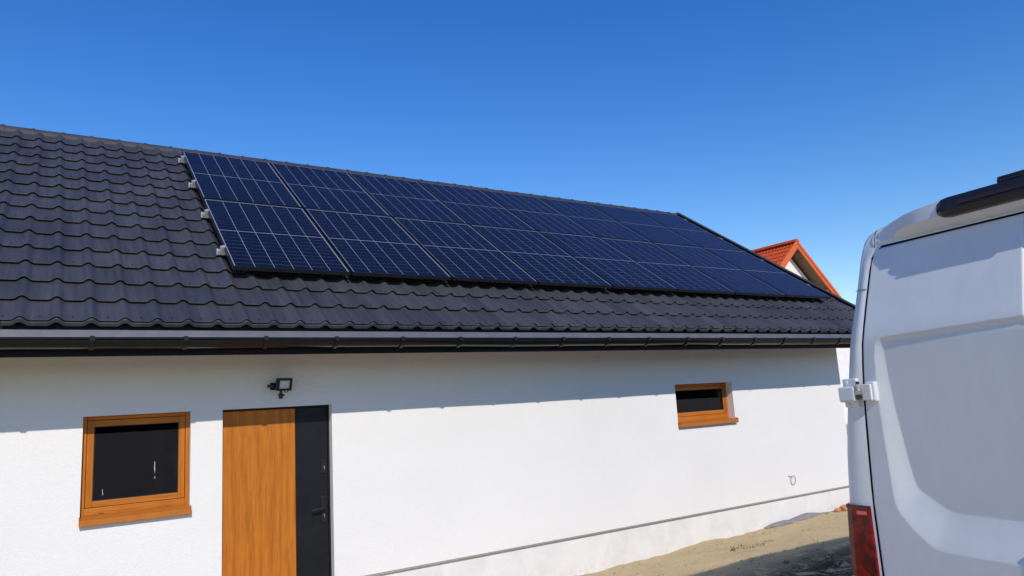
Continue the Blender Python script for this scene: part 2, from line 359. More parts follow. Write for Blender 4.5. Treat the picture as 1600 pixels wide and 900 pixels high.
MB().prism(gab, WR - .3, WR - .002).build('gable_wall', 'stucco', house)
MB().prism(gab, WL + .002, WL + .3).build('gable_wall', 'stucco', house)
MB().box(WL, WR, 2 * RY - .3, 2 * RY, -.5, 2.6).build('back_wall', 'stucco', house)
MB().box(WL + .3, WR - .3, .172, 2 * RY - .31, -.25, -.15).build('interior_floor', 'interior', house)
MB().box(WL + .3, WR - .3, .172, 2 * RY - .302, 2.5, 2.56).build('interior_ceiling', 'interior', house)
MB().box(WL + .3, WR - .3, 2.2, 2.3, -.15, 2.5).build('interior_wall', 'interior', house)
# roof deck: both slopes, closed
e = rp(0, -.745, BASE - .012); r_ = rp(0, S_RIDGE, BASE - .012); e2 = rp(0, -.745, BASE - .10); r2_ = rp(0, S_RIDGE, BASE - .10)
deck = [(e.y, e.z), (r_.y, r_.z), (2 * RY - e.y, e.z), (2 * RY - e2.y, e2.z), (RY, r2_.z), (e2.y, e2.z)]
roof = MB().prism(deck, XL + .03, XR - .03).build('roof', 'fascia', house)  # black colour stands in for shade in the gap under the tiles
# one tile: one wave wide, one step long, raised front edge with a folded lip
TW, TS = .2051, .3169; LIPH = .019
def wave(t):                              # t in 0..1 across, bump centred at .5
    a = abs(t - .5) / .27
    return .031 * (.5 + .5 * math.cos(math.pi * a)) if a < 1 else 0.0
ts = [0, .12, .23, .29, .35, .41, .47, .53, .59, .65, .71, .77, .88, 1]
def tile_mb(eave=False):
    mb = MB(); n = len(ts); rows = [(TS + .04, -.006, 1), (.012, LIPH, 1), (.002, LIPH - .0005, 1), (.0, LIPH - .004, 1), (.036, LIPH - .0055, 1), (.036, -.010, 1)]
    if eave: rows += [(.002, LIPH - .015, 1), (-.010, LIPH - .019, .95), (-.013, LIPH - .040, .9), (-.010, LIPH - .042, .9)]
    vs = []
    for s_, dz, k in rows:
        for t in ts: vs.append(((t - .5) * TW, s_, wave(t) * k + dz))
    fs = []
    for i in range(len(rows) - 1):
        for j in range(n - 1): fs.append((i * n + j, (i + 1) * n + j, (i + 1) * n + j + 1, i * n + j + 1))
    mb.v = [tuple(p) for p in vs]; mb.f = fs; mb.sm = [True] * len(fs)
    return mb
def tile_data(tb_):
    me = bpy.data.meshes.new('tile'); me.from_pydata(tb_.v, [], tb_.f); me.materials.append(M['tile'])
    me.polygons.foreach_set('use_smooth', [True] * len(tb_.f)); me.update(); me.set_sharp_from_angle(angle=math.radians(38)); return me
eave_me = tile_data(tile_mb(True))
tmb = tile_mb(); tile_me = bpy.data.meshes.new('tile'); tile_me.from_pydata(tmb.v, [], tmb.f); tile_me.materials.append(M['tile'])
nrow = (len(ts) - 1)
tile_me.polygons.foreach_set('use_smooth', [True] * len(tmb.f)); tile_me.update()
tile_me.set_sharp_from_angle(angle=math.radians(38))
j0 = int(math.floor((XL + .05 + 1.467) / TW)); j1 = int(math.floor((XR - .08 + 1.467) / TW))
cand = []; rest = []
for k in range(15):
    for j in range(j0, j1 + 1):
        x = -1.467 + TW * j; s_ = -.828 + TS * k; p = rp(x, s_ + .15, BASE)
        hidden = (-.02 < x < 8.45) and s_ > .03
        (cand if (in_view(p) and not hidden) else rest).append(((p - CAM).length, x, s_))
cand.sort(); rest += cand[300:]; cand = cand[:300]
for d_, x, s_ in cand: inst(eave_me if s_ < -.8 else tile_me, 'tile', roof, ROOF @ Matrix.Translation((x, s_, BASE)) @ Matrix.Rotation(random.uniform(-.002, .002), 4, 'X'))
tv = np.array(tmb.v); tf = np.array(tmb.f)
def joined(lst, name, mtx, m_):
    VV = np.concatenate([tv + np.array([x, s_, BASE]) for _, x, s_ in lst]); FF = np.concatenate([tf + i * len(tv) for i in range(len(lst))])
    R3 = np.array(mtx.to_3x3()); VV = VV @ R3.T + np.array(mtx.translation)
    o = npmesh(name, VV, FF, m_, roof); o.data.set_sharp_from_angle(angle=math.radians(38)); o['kind'] = 'stuff'; return o
joined(rest, 'tile_field', ROOF, 'tile')
BACK = Matrix.Translation((0, 2 * RY, 0)) @ Matrix.Diagonal((-1, -1, 1, 1)) @ ROOF
joined([(0, -x, s_) for k in range(15) for x, s_ in [(-1.467 + TW * j, -.822 + TS * k) for j in range(j0, j1 + 1)]], 'back_tile_field', BACK, 'tile')
# fixing screws on the flats
sc = MB()
for k in range(0, 14):
    for j in range(j0, j1 + 1):
        if k and random.random() > .3: continue
        x = -1.467 + TW * (j + .5) + random.uniform(-.01, .01); s_ = -.822 + TS * k + .045
        if k and -.05 < x < 8.5 and s_ > 0: continue
        cyl = [rp(x + .006 * math.cos(a), s_ + .006 * math.sin(a), BASE + LIPH - .004 + h) for h in (0, .006) for a in [i * math.pi / 3 for i in range(6)]]
        sc.add(cyl, [(0, 1, 7, 6), (1, 2, 8, 7), (2, 3, 9, 8), (3, 4, 10, 9), (4, 5, 11, 10), (5, 0, 6, 11), (6, 7, 8, 9, 10, 11)])
o = sc.build('roof_screws', 'black', roof); o['kind'] = 'stuff'
# ridge caps
cap = MB(); nseg = 12
for (ra, xa, rb, xb) in ((.092, 0, .092, .262), (.100, .262, .100, .292)):
    vs = []; 
    for x, r in ((xa, ra), (xb, rb)):
        for i in range(nseg + 1):
            a = math.pi * (-.06 + 1.12 * i / nseg); vs.append((x, -math.cos(a) * r, math.sin(a) * r))
    cap.add(vs, [(i, i + 1, i + nseg + 2, i + nseg + 1) for i in range(nseg)], True)
    for k in (0, 1): cap.add([vs[k * (nseg + 1) + i] for i in range(nseg + 1)], [tuple(range(nseg + 1))])
cap_me = cap.mesh('ridge_cap', 'ridge')
x = XL
i = 0
while x < XR - .2:
    inst(cap_me, 'ridge_cap', roof, Matrix.Translation((x, RY, RZ - .060 + random.uniform(-.002, .002)))); x += .2925; i += 1
# verge trims on both gables
for sx, nm in ((XR, 1), (XL, -1)):
    for side in (1, -1):
        mb = MB(); a, b = sx - .085 * nm, sx + .0 * nm
        pts = []
        for s_, n_ in ((-.83, BASE + .062), (S_RIDGE - .02, BASE + .062), (S_RIDGE - .02, BASE - .135), (-.83, BASE - .135)):
            p = rp(0, s_, n_); pts.append((p.y if side == 1 else 2 * RY - p.y, p.z))
        mb.prism(pts, min(b - .018 * nm, b), max(b - .018 * nm, b))
        pts = []
        for s_, n_ in ((-.83, BASE + .061), (S_RIDGE - .02, BASE + .061), (S_RIDGE - .02, BASE + .053), (-.83, BASE + .053)):
            p = rp(0, s_, n_); pts.append((p.y if side == 1 else 2 * RY - p.y, p.z))
        mb.prism(pts, min(a, b - .018 * nm), max(a, b - .018 * nm))
        mb.build('verge_trim', 'ridge', roof)
# eaves: fascia, apron flashing, gutter with brackets
MB().box(XL + .04, XR - .04, -.605, -.575, 2.293, 2.44).build('fascia_board', 'fascia', house)
MB().box(XL + .045, XR - .045, -.574, -.548, 2.30, 2.525).build('leak_stop_board', 'fascia', house)  # added board that stops sun leaking between fascia and deck
MB().box(XL + .04, XR - .04, 2 * RY + .575, 2 * RY + .605, 2.293, 2.52).build('fascia_board', 'fascia', house)
MB().prism([(-.598, 2.476), (-.607, 2.473), (-.634, 2.418), (-.636, 2.385), (-.633, 2.385), (-.631, 2.418), (-.606, 2.468)], XL + .05, XR - .05).build('eave_flashing', 'apron', house)
GY, GZ, GR = -.672, 2.402, .066
gp = []
for i in range(15):
    a = math.pi + math.pi * i / 14; gp.append((GY + GR * math.cos(a), GZ + GR * math.sin(a)))
inner = [(GY + (GR - .003) * math.cos(math.pi + math.pi * i / 14), GZ + (GR - .003) * math.sin(math.pi + math.pi * i / 14)) for i in range(15)]
bead = [(GY - GR - .006 + .008 * math.cos(a), GZ + .001 + .008 * math.sin(a)) for a in [2 * math.pi * k / 10 for k in range(10)]]
gm = MB(); n = len(gp)
for xa, xb in ((XL, XR),):
    prof = gp + inner[::-1]; m_ = len(prof)
    nx2 = 60; vs = []
    for i in range(nx2 + 1):
        x = xa + (xb - xa) * i / nx2; dz = .0022 * math.sin(x * 1.7) + .0014 * math.sin(x * 4.1 + 1)
        vs += [(x, p[0], p[1] + dz) for p in prof]
    fs = [(i * m_ + k, i * m_ + (k + 1) % m_, (i + 1) * m_ + (k + 1) % m_, (i + 1) * m_ + k) for i in range(nx2) for k in range(m_)]
    gm.add(vs, fs, True); gm.add(vs[:m_], [tuple(range(m_))])
    gm.add(vs[-m_:], [tuple(range(m_))])
gm.tube([(XL, bead[0][0] - .008, GZ + .001), (XR, bead[0][0] - .008, GZ + .001)], .008, 10)
gutter = gm.build('gutter', 'gutter', house)
for xe in (XL - .003, XR + .003):
    MB().prism(gp, xe - .002, xe + .002).build('end_cap', 'gutter', gutter)
bk = MB(); w = .014
br = [(GY + (GR + .004) * math.cos(math.pi + math.pi * i / 12), GZ + (GR + .004) * math.sin(math.pi + math.pi * i / 12)) for i in range(13)]
br2 = [(GY + (GR + .0085) * math.cos(math.pi + math.pi * i / 12), GZ + (GR + .0085) * math.sin(math.pi + math.pi * i / 12)) for i in range(13)]
for i in range(12): bk.prism([br[i], br[i + 1], br2[i + 1], br2[i]], -w, w)
bk.prism([(GY - GR - .0185, GZ - .02), (GY - GR - .016, GZ - .02), (GY - GR - .016, GZ + .014), (GY - GR - .0185, GZ + .014)], -w, w)
bk.prism([(GY - GR - .0185, GZ + .012), (GY - GR + .012, GZ + .012), (GY - GR + .012, GZ + .016), (GY - GR - .0185, GZ + .016)], -w, w)
bk_me = bk.mesh('bracket', 'bracket')
k = -8
while True:
    x = -1.045 + .562 * k; k += 1
    if x > XR: break
    if x > XL: inst(bk_me, 'bracket', gutter, Matrix.Translation((x + random.uniform(-.012, .012), 0, random.uniform(-.001, .001))))
# soffit boards under the overhang
for i in range(5):
    a = rp(0, -.74 + .19 * i, BASE - .101); b = rp(0, -.74 + .19 * i + .186, BASE - .101); c_ = rp(0, -.74 + .19 * i + .186, BASE - .121); d = rp(0, -.74 + .19 * i, BASE - .121)
    MB().prism([(p.y, p.z) for p in (a, b, c_, d)], XL + .06, XR - .06).build('soffit_board', 'soffit', house)

# ---- windows
def frame_ring(mb, x0, x1, z0, z1, wl, wr, wb, wt, y0, y1):
    mb.box(x0, x0 + wl, y0, y1, z0, z1); mb.box(x1 - wr, x1, y0, y1, z0, z1)
    return mb
def window(op, yf, sill_y, name_pos, fb, glass_in):
    x0, x1, z0, z1 = op
    w = bpy.data.objects.new('window', None); C.objects.link(w); w.parent = house; w.location = ((x0 + x1) / 2, yf, z0); w.empty_display_size = .1
    ox = (x0 + x1) / 2
    X0, X1, Z0, Z1 = x0 - ox + .001, x1 - ox - .001, .03, z1 - z0 - .001
    def ring(nm, a, b, c_, d, t, tb, ya, yb):
        for p, q_ in ((a, a + t), (b - t, b)): MB().box(p, q_, ya, yb, c_, d).build(nm + '_stile', 'oak', w, .004)
        for p, q_ in ((c_, c_ + tb), (d - t, d)): MB().box(a + t, b - t, ya + .0005, yb, p, q_).build(nm + '_rail', 'oak_h', w, .004)
    ring('frame', X0, X1, Z0, Z1, fb[0], fb[1], 0, .07)
    a, b, c_, d = X0 + fb[0] + .003, X1 - fb[0] - .003, Z0 + fb[1] + .003, Z1 - fb[0] - .003
    ring('sash', a, b, c_, d, fb[2], fb[3], .006, .072)
    ga, gb, gc, gd = a + fb[2], b - fb[2], c_ + fb[3], d - fb[2]
    gm_ = MB()
    for (p, q_, r0, r1) in ((ga, ga + .006, gc, gd), (gb - .006, gb, gc, gd), (ga + .006, gb - .006, gc, gc + .006), (ga + .006, gb - .006, gd - .006, gd)):
        gm_.box(p, q_, .012, .02, r0, r1)
    gm_.build('gasket', 'gasket', w)
    MB().box(ga, gb, .021, .025, gc, gd).build('pane', 'pane', w)
    MB().box(ga, gb, .041, .045, gc, gd).build('pane', 'pane', w)
    # sill: sloped sheet with a folded front edge and end caps
    sy = sill_y - yf
    MB().prism([(0, .032), (sy, .014), (sy, -.026), (sy + .012, -.030), (sy + .0125, -.026), (sy + .003, -.023), (sy + .003, .012), (0, .029)], X0 - .004, X1 + .004).build('sill', 'sill', w)
    for xe in (X0 - .0065, X1 + .0025): MB().prism([(0, .05), (sy - .002, .026), (sy - .002, -.028), (sy + .012, -.028), (0, .0)], xe, xe + .004).build('sill_end_cap', 'sill', w)
    return w, (ga, gb, gc, gd)
wA, gA = window(W1, .055, -.045, 'left', (.028, .058, .046, .044), None)
wB, gB = window(W2, .095, -.045, 'right', (.030, .058, .040, .046), None)
for xx in (-.235, .222):                                     # drain caps of the near window
    MB().box(xx - .016, xx + .016, -.006, .001, .044, .053).build('drain_cap', 'oak_h', wA, .002)
def streak(parent, x, z0, z1, wdt):
    mb = MB(); n = 9; vs = []
    for i in range(n):
        t = i / (n - 1); ww = wdt * (.35 + .65 * math.sin(math.pi * min(1, t * 1.1))) * random.uniform(.6, 1.2); xx = x + random.uniform(-.003, .003)
        vs += [(xx - ww, .0195, z1 + (z0 - z1) * t), (xx + ww, .0195, z1 + (z0 - z1) * t)]
    mb.add(vs, [(2 * i, 2 * i + 1, 2 * i + 3, 2 * i + 2) for i in range(n - 1)])
    o = mb.build('plaster_streak', 'streak', parent); o.modifiers.new('thick', 'SOLIDIFY').thickness = .001
streak(wA, .125, .30, .39, .0026); streak(wA, -.225, .168, .215, .0018); streak(wA, .127, .255, .275, .0018)
tb = MB().box(gB[1] - .032, gB[1] - .026, .047, .053, gB[2], gB[3]); tb.build('blind_cord', 'white_pl', wB)
tb = MB().tube([(gB[1] - .029, .05, .27), (gB[1] - .029, .05, .285)], .009, 8); tb.build('cord_knob', 'white_pl', wB)

# ---- door
door = bpy.data.objects.new('door', None); C.objects.link(door); door.parent = house; door.location = (0, .08, DR[2])
H = DR[3] - DR[2]; SPL = .535
MB().box(DR[0] + .001, DR[0] + .006, -.006, .07, 0, H - .002).box(DR[1] - .016, DR[1] - .001, -.006, .07, 0, H - .002).box(DR[0] + .006, DR[1] - .016, -.006, .07, H - .014, H - .002).build('frame', 'anthracite', door)
MB().box(DR[0] + .008, SPL - .002, 0, .06, .01, H - .018).build('wood_panel', 'oak', door, .002)['label'] = 'golden oak panel covering two thirds of the door'
MB().box(SPL, DR[1] - .018, .002, .06, .01, H - .018).build('dark_panel', 'anthracite', door, .002)['label'] = 'anthracite strip carrying the locks'
def keyhole(parent, x, z):
    mb = MB(); mb.tube([(x, -.012, z + .006), (x, -.0085, z + .006)], .0075, 12); mb.box(x - .0035, x + .0035, -.0125, -.0085, z - .016, z + .004); return mb.build('lock_cylinder', 'chrome', parent)
zz = lambda z: z - DR[2]
pl = MB().box(.757, .800, -.010, .003, zz(1.306), zz(1.426)).build('lock_plate', 'blackmetal', door, .003); keyhole(pl, .783, zz(1.352))
pl = MB().box(.752, .796, -.010, .003, zz(.888), zz(1.112)).build('handle_plate', 'blackmetal', door, .003); keyhole(pl, .778, zz(.945))
MB().tube([(.775, -.008, zz(1.018)), (.775, -.045, zz(1.018)), (.768, -.055, zz(1.018)), (.745, -.058, zz(1.014)), (.655, -.054, zz(1.002))], [.010, .010, .011, .011, .009], 10).build('handle', 'blackmetal', door)

# ------------------------------------------------------------------ solar panels and rails
PW, PH = 1.04, 1.76
pv = {}
fr = MB(); t = .011
fr.box(0, t, 0, PH, -.035, 0).box(PW - t, PW, 0, PH, -.035, 0).box(t, PW - t, 0, t, -.035, -.0002).box(t, PW - t, PH - t, PH, -.035, -.0002)
pv['frame'] = fr.mesh('frame', 'pv_frame')
pv['backsheet'] = MB().box(t, PW - t, t, PH - t, -.012, -.00535).mesh('backsheet', 'backsheet')
pv['pane'] = MB().box(t, PW - t, t, PH - t, -.0045, -.0015).mesh('pane', 'pv_glass')
pv['box'] = MB().box(.42, .62, .80, .96, -.03, -.0125).mesh('junction_box', 'black')
mx, mb_, mt_, cg, rg, mid_ = .011, .003, .014, .0050, .0023, .012
cw = (PW - 2 * t - 2 * mx - 5 * cg) / 6; ch = (PH - 2 * t - mb_ - mt_ - mid_ - 18 * rg) / 20
cell_me = MB().box(0, cw, 0, ch, -.0058, -.0050).mesh('cell', 'cell')
cells = []
for r in range(20):
    y = t + mb_ + r * (ch + rg) + (mid_ - rg if r >= 10 else 0)
    for c_ in range(6): cells.append((t + mx + c_ * (cw + cg), y))
cj = MB()
for x, y in cells: cj.box(x, x + cw, y, y + ch, -.0058, -.0050)
cells_me = cj.mesh('cell_grid', 'cell')
ords = ['first', 'second', 'third', 'fourth', 'fifth', 'sixth', 'seventh', 'last']
for row in (0, 1):
    for col in range(8):
        where = 'upper row under the ridge' if row else 'lower row above the eaves'
        if col == 0: lab = ('dark blue solar panel at the left end of the ' + where)
        elif col == 7: lab = ('dark blue solar panel at the far right end of the ' + where)
        else: lab = 'dark blue solar panel, ' + ords[col] + ' from the left in the ' + where
        lift = random.uniform(-.002, .002)
        p = empty('solar_panel', lab, 'solar panel', ROOF @ Matrix.Translation((1.06 * col, row * 1.78, lift)), 'solar panels in two rows on the roof')
        for k, nm in (('frame', 'frame'), ('backsheet', 'backsheet'), ('pane', 'pane'), ('box', 'junction_box')): inst(pv[k], nm, p, Matrix())
        if col < 3:
            for x, y in cells: inst(cell_me, 'cell', p, Matrix.Translation((x, y, 0)))
        else:
            inst(cells_me, 'cell_grid', p, Matrix())['kind'] = 'stuff'
rail = MB().box(-.055, 8.53, -.02, .02, -.077, -.037); rail_me = rail.mesh('rail_bar', 'alu')
capm = MB().box(-.060, -.054, -.022, .022, -.079, -.035).mesh('end_cap', 'white_pl')
clamp = MB().box(-.034, -.002, -.022, .022, -.037, -.004).box(-.014, .006, -.022, .022, -.004, .003); clamp_me = clamp.mesh('end_clamp', 'alu')
hook = MB().box(-.016, .016, -.045, -.037, -.118, -.06).box(-.016, .016, -.045, .10, -.118, -.112).box(-.016, .016, -.045, -.02, -.068, -.06); hook_me = hook.mesh('roof_hook', 'alu')
for s_, nm in zip((.438, 1.394, 2.343, 3.289), ('lowest', 'second lowest', 'second highest', 'highest')):
    rl = empty('mounting_rail', nm + ' aluminium rail end poking out beside the left solar panels', 'rail', ROOF @ Matrix.Translation((0, s_, 0)), 'mounting rails under the solar panels')
    inst(rail_me, 'rail_bar', rl, Matrix()); inst(capm, 'end_cap', rl, Matrix()); inst(clamp_me, 'end_clamp', rl, Matrix())
    inst(capm, 'end_cap', rl, Matrix.Translation((8.588, 0, 0))); inst(clamp_me, 'end_clamp', rl, Matrix.Translation((8.46, 0, 0)) @ Matrix.Rotation(math.pi, 4, 'Z'))
    for k in range(8): inst(hook_me, 'roof_hook', rl, Matrix.Translation((.36 + 1.1 * k, 0, 0)))

# ------------------------------------------------------------------ floodlight and wire
fl = empty('floodlight', 'small black floodlight with motion sensor above the door', 'floodlight', Matrix.Translation((.335, 0, 2.07)))
MB().box(-.035, .035, -.012, -.001, -.03, .03).build('wall_plate', 'black', fl, .003)
arm = MB().tube([(-.02, -.01, 0), (-.02, -.05, 0), (-.045, -.075, 0)], .009, 8); arm.box(-.075, -.045, -.10, -.065, -.012, .012); arm.build('arm', 'black', fl, .002)
HM = Matrix.Translation((.052, -.115, .01)) @ Matrix.Rotation(math.radians(14), 4, 'Z') @ Matrix.Rotation(math.radians(12), 4, 'X')
hd = MB().box(-.068, -.046, -.016, .016, -.052, .052).box(.046, .068, -.016, .016, -.052, .052).box(-.046, .046, -.016, .016, .034, .052).box(-.046, .046, -.016, .016, -.052, -.034).box(-.06, .06, .016, .034, -.042, .042)
for i in range(7): hd.box(-.05 + .0155 * i, -.046 + .0155 * i, .034, .048, -.036, .036)
o = hd.build('head', 'black', fl, .003); o.matrix_local = HM
o2 = MB().box(-.046, .046, -.009, -.005, -.034, .034).build('lens', 'lamp_glass', o)
o3 = MB().box(-.020, .020, -.0115, -.009, .010, .022).build('led_board', 'white_pl', o)
sn = MB().tube([(.03, -.10, -.04), (.03, -.10, -.068)], .011, 8); sn.tube([(.028, -.10, -.066), (.028, -.10, -.08), (.03, -.105, -.108)], [.021, .021, .015], 12); sn.box(.035, .056, -.118, -.10, -.088, -.07)
sn.build('motion_sensor', 'black', fl, .002)
MB().tube([(.055, -.10, -.04), (.062, -.095, -.052), (.078, -.095, -.056), (.092, -.10, -.045), (.092, -.105, -.035)], .0035, 6).build('cable', 'black', fl)
pts = [(6.985, .002, .655), (7.005, -.012, .656)] + [(7.066 + .050 * math.cos(a), -.018 - .006 * math.sin(a), .602 + .058 * math.sin(a)) for a in [2.0 + .3 * k for k in range(21)]]
tag(MB().tube(pts, .0032, 6).build('wire_loop', 'wire'), 'thin grey wire loop sticking out of the white wall', 'wire')

# ------------------------------------------------------------------ neighbour with orange roof
AX, AY, AZ = 25.62, 12.39, 8.0
nb = empty('neighbour_house', 'white house with orange tiled gable roof behind the dark roof', 'house', Matrix.Translation((AX, AY, 0)))
NP = math.radians(42); HW = 4.9; LEN = 11; OV = .55
nc, ns_ = math.cos(NP), math.sin(NP)
def rake(u, n): return (u * nc + n * ns_, AZ - u * ns_ + n * nc)         # right slope, u down from apex, n outwards
UL = HW / nc
body = [(-HW + .75, -1), (HW - .75, -1), (HW - .75, rake((HW - .75) / nc, 0)[1] - .28), (0, AZ - .38), (-HW + .75, rake((HW - .75) / nc, 0)[1] - .28)]
MB().prism(body, OV, LEN - OV, 'y').build('wall', 'n_wall', nb)
for sg in (1, -1):
    a, b, c_, d = rake(.0, -.05), rake(UL, -.05), rake(UL, -.13), rake(.0, -.13)
    rf = MB().prism([(sg * p[0], p[1]) for p in ((0, AZ - .06), b, c_, (0, AZ - .16))], .03, LEN - .03, 'y').build('roof', 'n_soffit', nb)
    # stepped wavy tiles as one field
    ny = 64; nu = 21; SU = UL / nu; vs = []; fs = []
    ys = np.linspace(0.02, LEN, ny * 3 + 1)
    for i in range(nu):
        for (u, h) in ((i * SU, 0.0), ((i + 1) * SU, .028), ((i + 1) * SU + .001, -.006)):
            for kk, y in enumerate(ys):
                wv_ = .028 * max(0, math.cos(2 * math.pi * kk / 3)); p = rake(u, -.045 + h + wv_); vs.append((sg * p[0], y, p[1]))
    nyv = len(ys)
    for i in range(nu):
        for k in range(2):
            b0 = (i * 3 + k) * nyv
            fs += [(b0 + j, b0 + j + 1, b0 + nyv + j + 1, b0 + nyv + j) for j in range(nyv - 1)]
    o = npmesh('tile_field', np.array(vs), np.array(fs), 'n_tile', rf, False); o['kind'] = 'stuff'
    # verge boards: two stepped strips
    for (ya, yb, n0, n1) in ((-.02, .03, -.20, .03), (-.05, -.02, -.06, .05), (-.035, -.02, -.22, -.185)):
        p4 = [(0, AZ + n1 / nc), rake(UL, n1), rake(UL, n0), (0, AZ + n0 / nc)]
        MB().prism([(sg * p[0], p[1]) for p in p4], ya + .0006 * sg, yb + .0006 * sg, 'y').build('verge_board', 'n_fascia', rf)
    # soffit boards under the gable overhang
    nb_ = int(UL / .2)
    for i in range(nb_):
        u0, u1 = i * .2 + .25, i * .2 + .44
        if u1 > UL: break
        p4 = [rake(u0, -.135), rake(u1, -.135), rake(u1, -.155), rake(u0, -.155)]
        MB().prism([(sg * p[0], p[1]) for p in p4], .032, OV - .002, 'y').build('soffit_board', 'n_soffit', rf)
    u0 = 2.75
    p4 = [rake(u0, -.16), rake(u0 + .28, -.16), rake(u0 + .28, -.36), rake(u0, -.36)]
    MB().prism([(sg * p[0], p[1]) for p in p4], .035, OV - .001, 'y').build('purlin', 'n_fascia', nb)
MB().prism([(-.14, AZ - .02), (-.1, AZ + .07), (0, AZ + .11), (.1, AZ + .07), (.14, AZ - .02)], -.06, LEN, 'y').build('ridge_cap', 'n_tile', nb)

# ------------------------------------------------------------------ van
PSI = math.radians(5.5)
VAN = Matrix.Translation((2.0862, -4.9814, 0)) @ Matrix.Rotation(-math.pi / 2 - PSI, 4, 'Z')   # local x: right, y: forward, z: up
van = empty('parked_van', 'white high roof delivery van parked beside the house', 'van', VAN)
SZ = [.30, .50, .85, 1.03, 1.2, 1.42, 1.65, 1.855, 2.03, 2.23, 2.35, 2.47, 2.54, 2.585, 2.61]
SX = [.96, 1.0, 1.014, 1.008, .996, .978, .944, .902, .868, .844, .833, .824, .811, .774, .71]
def half(z): return float(np.interp(z, SZ, SX))
def lean(z):
    t = max(0, z - 1.97); return .27 * (t * t / .24 if t < .12 else t - .06)
# outline loop left bottom -> left top -> roof -> right bottom
zs_ = [.30, .42, .55, .7, .85, 1.0, 1.15, 1.3, 1.45, 1.6, 1.75, 1.9, 2.0, 2.1, 2.2, 2.3, 2.38, 2.45, 2.5, 2.545, 2.575, 2.6]
loop = [(-half(z), z) for z in zs_] + [(-.64, 2.616), (-.55, 2.626), (-.36, 2.64), (-.18, 2.646), (0, 2.648)]
loop += [(-x, z) for x, z in loop[-2::-1]]
NLp = len(loop)
DO_Z = [.62, .885, 1.218, 1.424, 1.677, 1.837, 2.06, 2.2, 2.32, 2.42, 2.46, 2.48, 2.495]
DO_X = [.842, .842, .844, .834, .82, .807, .779, .77, .76, .752, .74, .722, .69]
def dhalf(z): return float(np.interp(z, DO_Z, DO_X))
def rise(y): return .16 * min(1, max(0, y) / 2.2) ** .8
def sect(y, inset, top_cut=None):
    out = []
    for x, z in loop:
        r = math.hypot(x, z - 1.4); k = 1 - inset / r
        zz_ = 1.4 + (z - 1.4) * k; zz_ = zz_ if z > .5 else z
        if z > 1.9: zz_ += rise(y) * (z - 1.9) / .74
        out.append((x * k, y + lean(z) * max(0, 1 - y / 3), zz_))
    return out
secs = [sect(.0, .038), sect(.006, .018), sect(.022, .006), sect(.06, 0), sect(.5, -.004), sect(1.3, -.006), sect(2.4, -.006), sect(3.6, -.004), sect(4.6, 0)]
# cab: falls to the bonnet
def cab(y, top, inset):
    out = []
    for x, z in loop:
        zt = z + (rise(4.6) * (z - 1.9) / .74 if z > 1.9 else 0)
        if zt > top: zt = top - .04 * (abs(x)) ** 2
        k = 1 - inset; out.append((x * k, y, zt))
    return out
secs += [cab(4.9, 2.62, .01), cab(5.3, 2.2, .03), cab(5.75, 1.62, .05), cab(6.1, 1.32, .06), cab(6.6, 1.12, .09), cab(6.85, .95, .16)]
bm_v = [p for s_ in secs for p in s_]; fs = []
for i in range(len(secs) - 1):
    for k in range(NLp - 1): fs.append((i * NLp + k, i * NLp + k + 1, (i + 1) * NLp + k + 1, (i + 1) * NLp + k))
vb = MB(); vb.add(bm_v, fs, True)
# underside and front closure
vb.add([p for s_ in secs for p in (s_[0], s_[-1])], [(2 * i, 2 * i + 1, 2 * i + 3, 2 * i + 2) for i in range(len(secs) - 1)])
vb.add(secs[-1], [tuple(range(NLp))])
# rear ring between outline and door opening
inner_l = []
for (x, z), p in zip(loop, secs[0]):
    zc = min(max(z, .62), 2.502)
    if z > 2.49:
        xi = math.copysign(min(abs(x), dhalf(min(z, 2.495)) ), x); xi = math.copysign(min(abs(xi), .735), x); zc = 2.502 if abs(xi) < .69 else 2.502 - (abs(xi) - .69) * .55
    else: xi = math.copysign(dhalf(zc) + .001, x)
    inner_l.append((xi, .004 + lean(zc), zc))
def rear_bulge(t): return -.006 * math.sin(math.pi * t)
ring = []; NR = 5
for j in range(NR + 1):
    t_ = j / NR
    for a, b in zip(secs[0], inner_l): ring.append((a[0] + (b[0] - a[0]) * t_, a[1] + (b[1] - a[1]) * t_ + rear_bulge(t_), a[2] + (b[2] - a[2]) * t_))
vb.add(ring, [(j * NLp + k, (j + 1) * NLp + k, (j + 1) * NLp + k + 1, j * NLp + k + 1) for j in range(NR) for k in range(NLp - 1)], True)
o = vb.build('body', 'van', van)
o.data.set_sharp_from_angle(angle=math.radians(50))
# door jamb, dark rubber behind the gap
jv = inner_l + [(x, y + .07, z) for x, y, z in inner_l]
jb = MB().add(jv, [(k, k + 1, NLp + k + 1, NLp + k) for k in range(NLp - 1)]); jb.add(jv[NLp:], [tuple(range(NLp))]); jb.build('door_seal', 'van_dark', van)

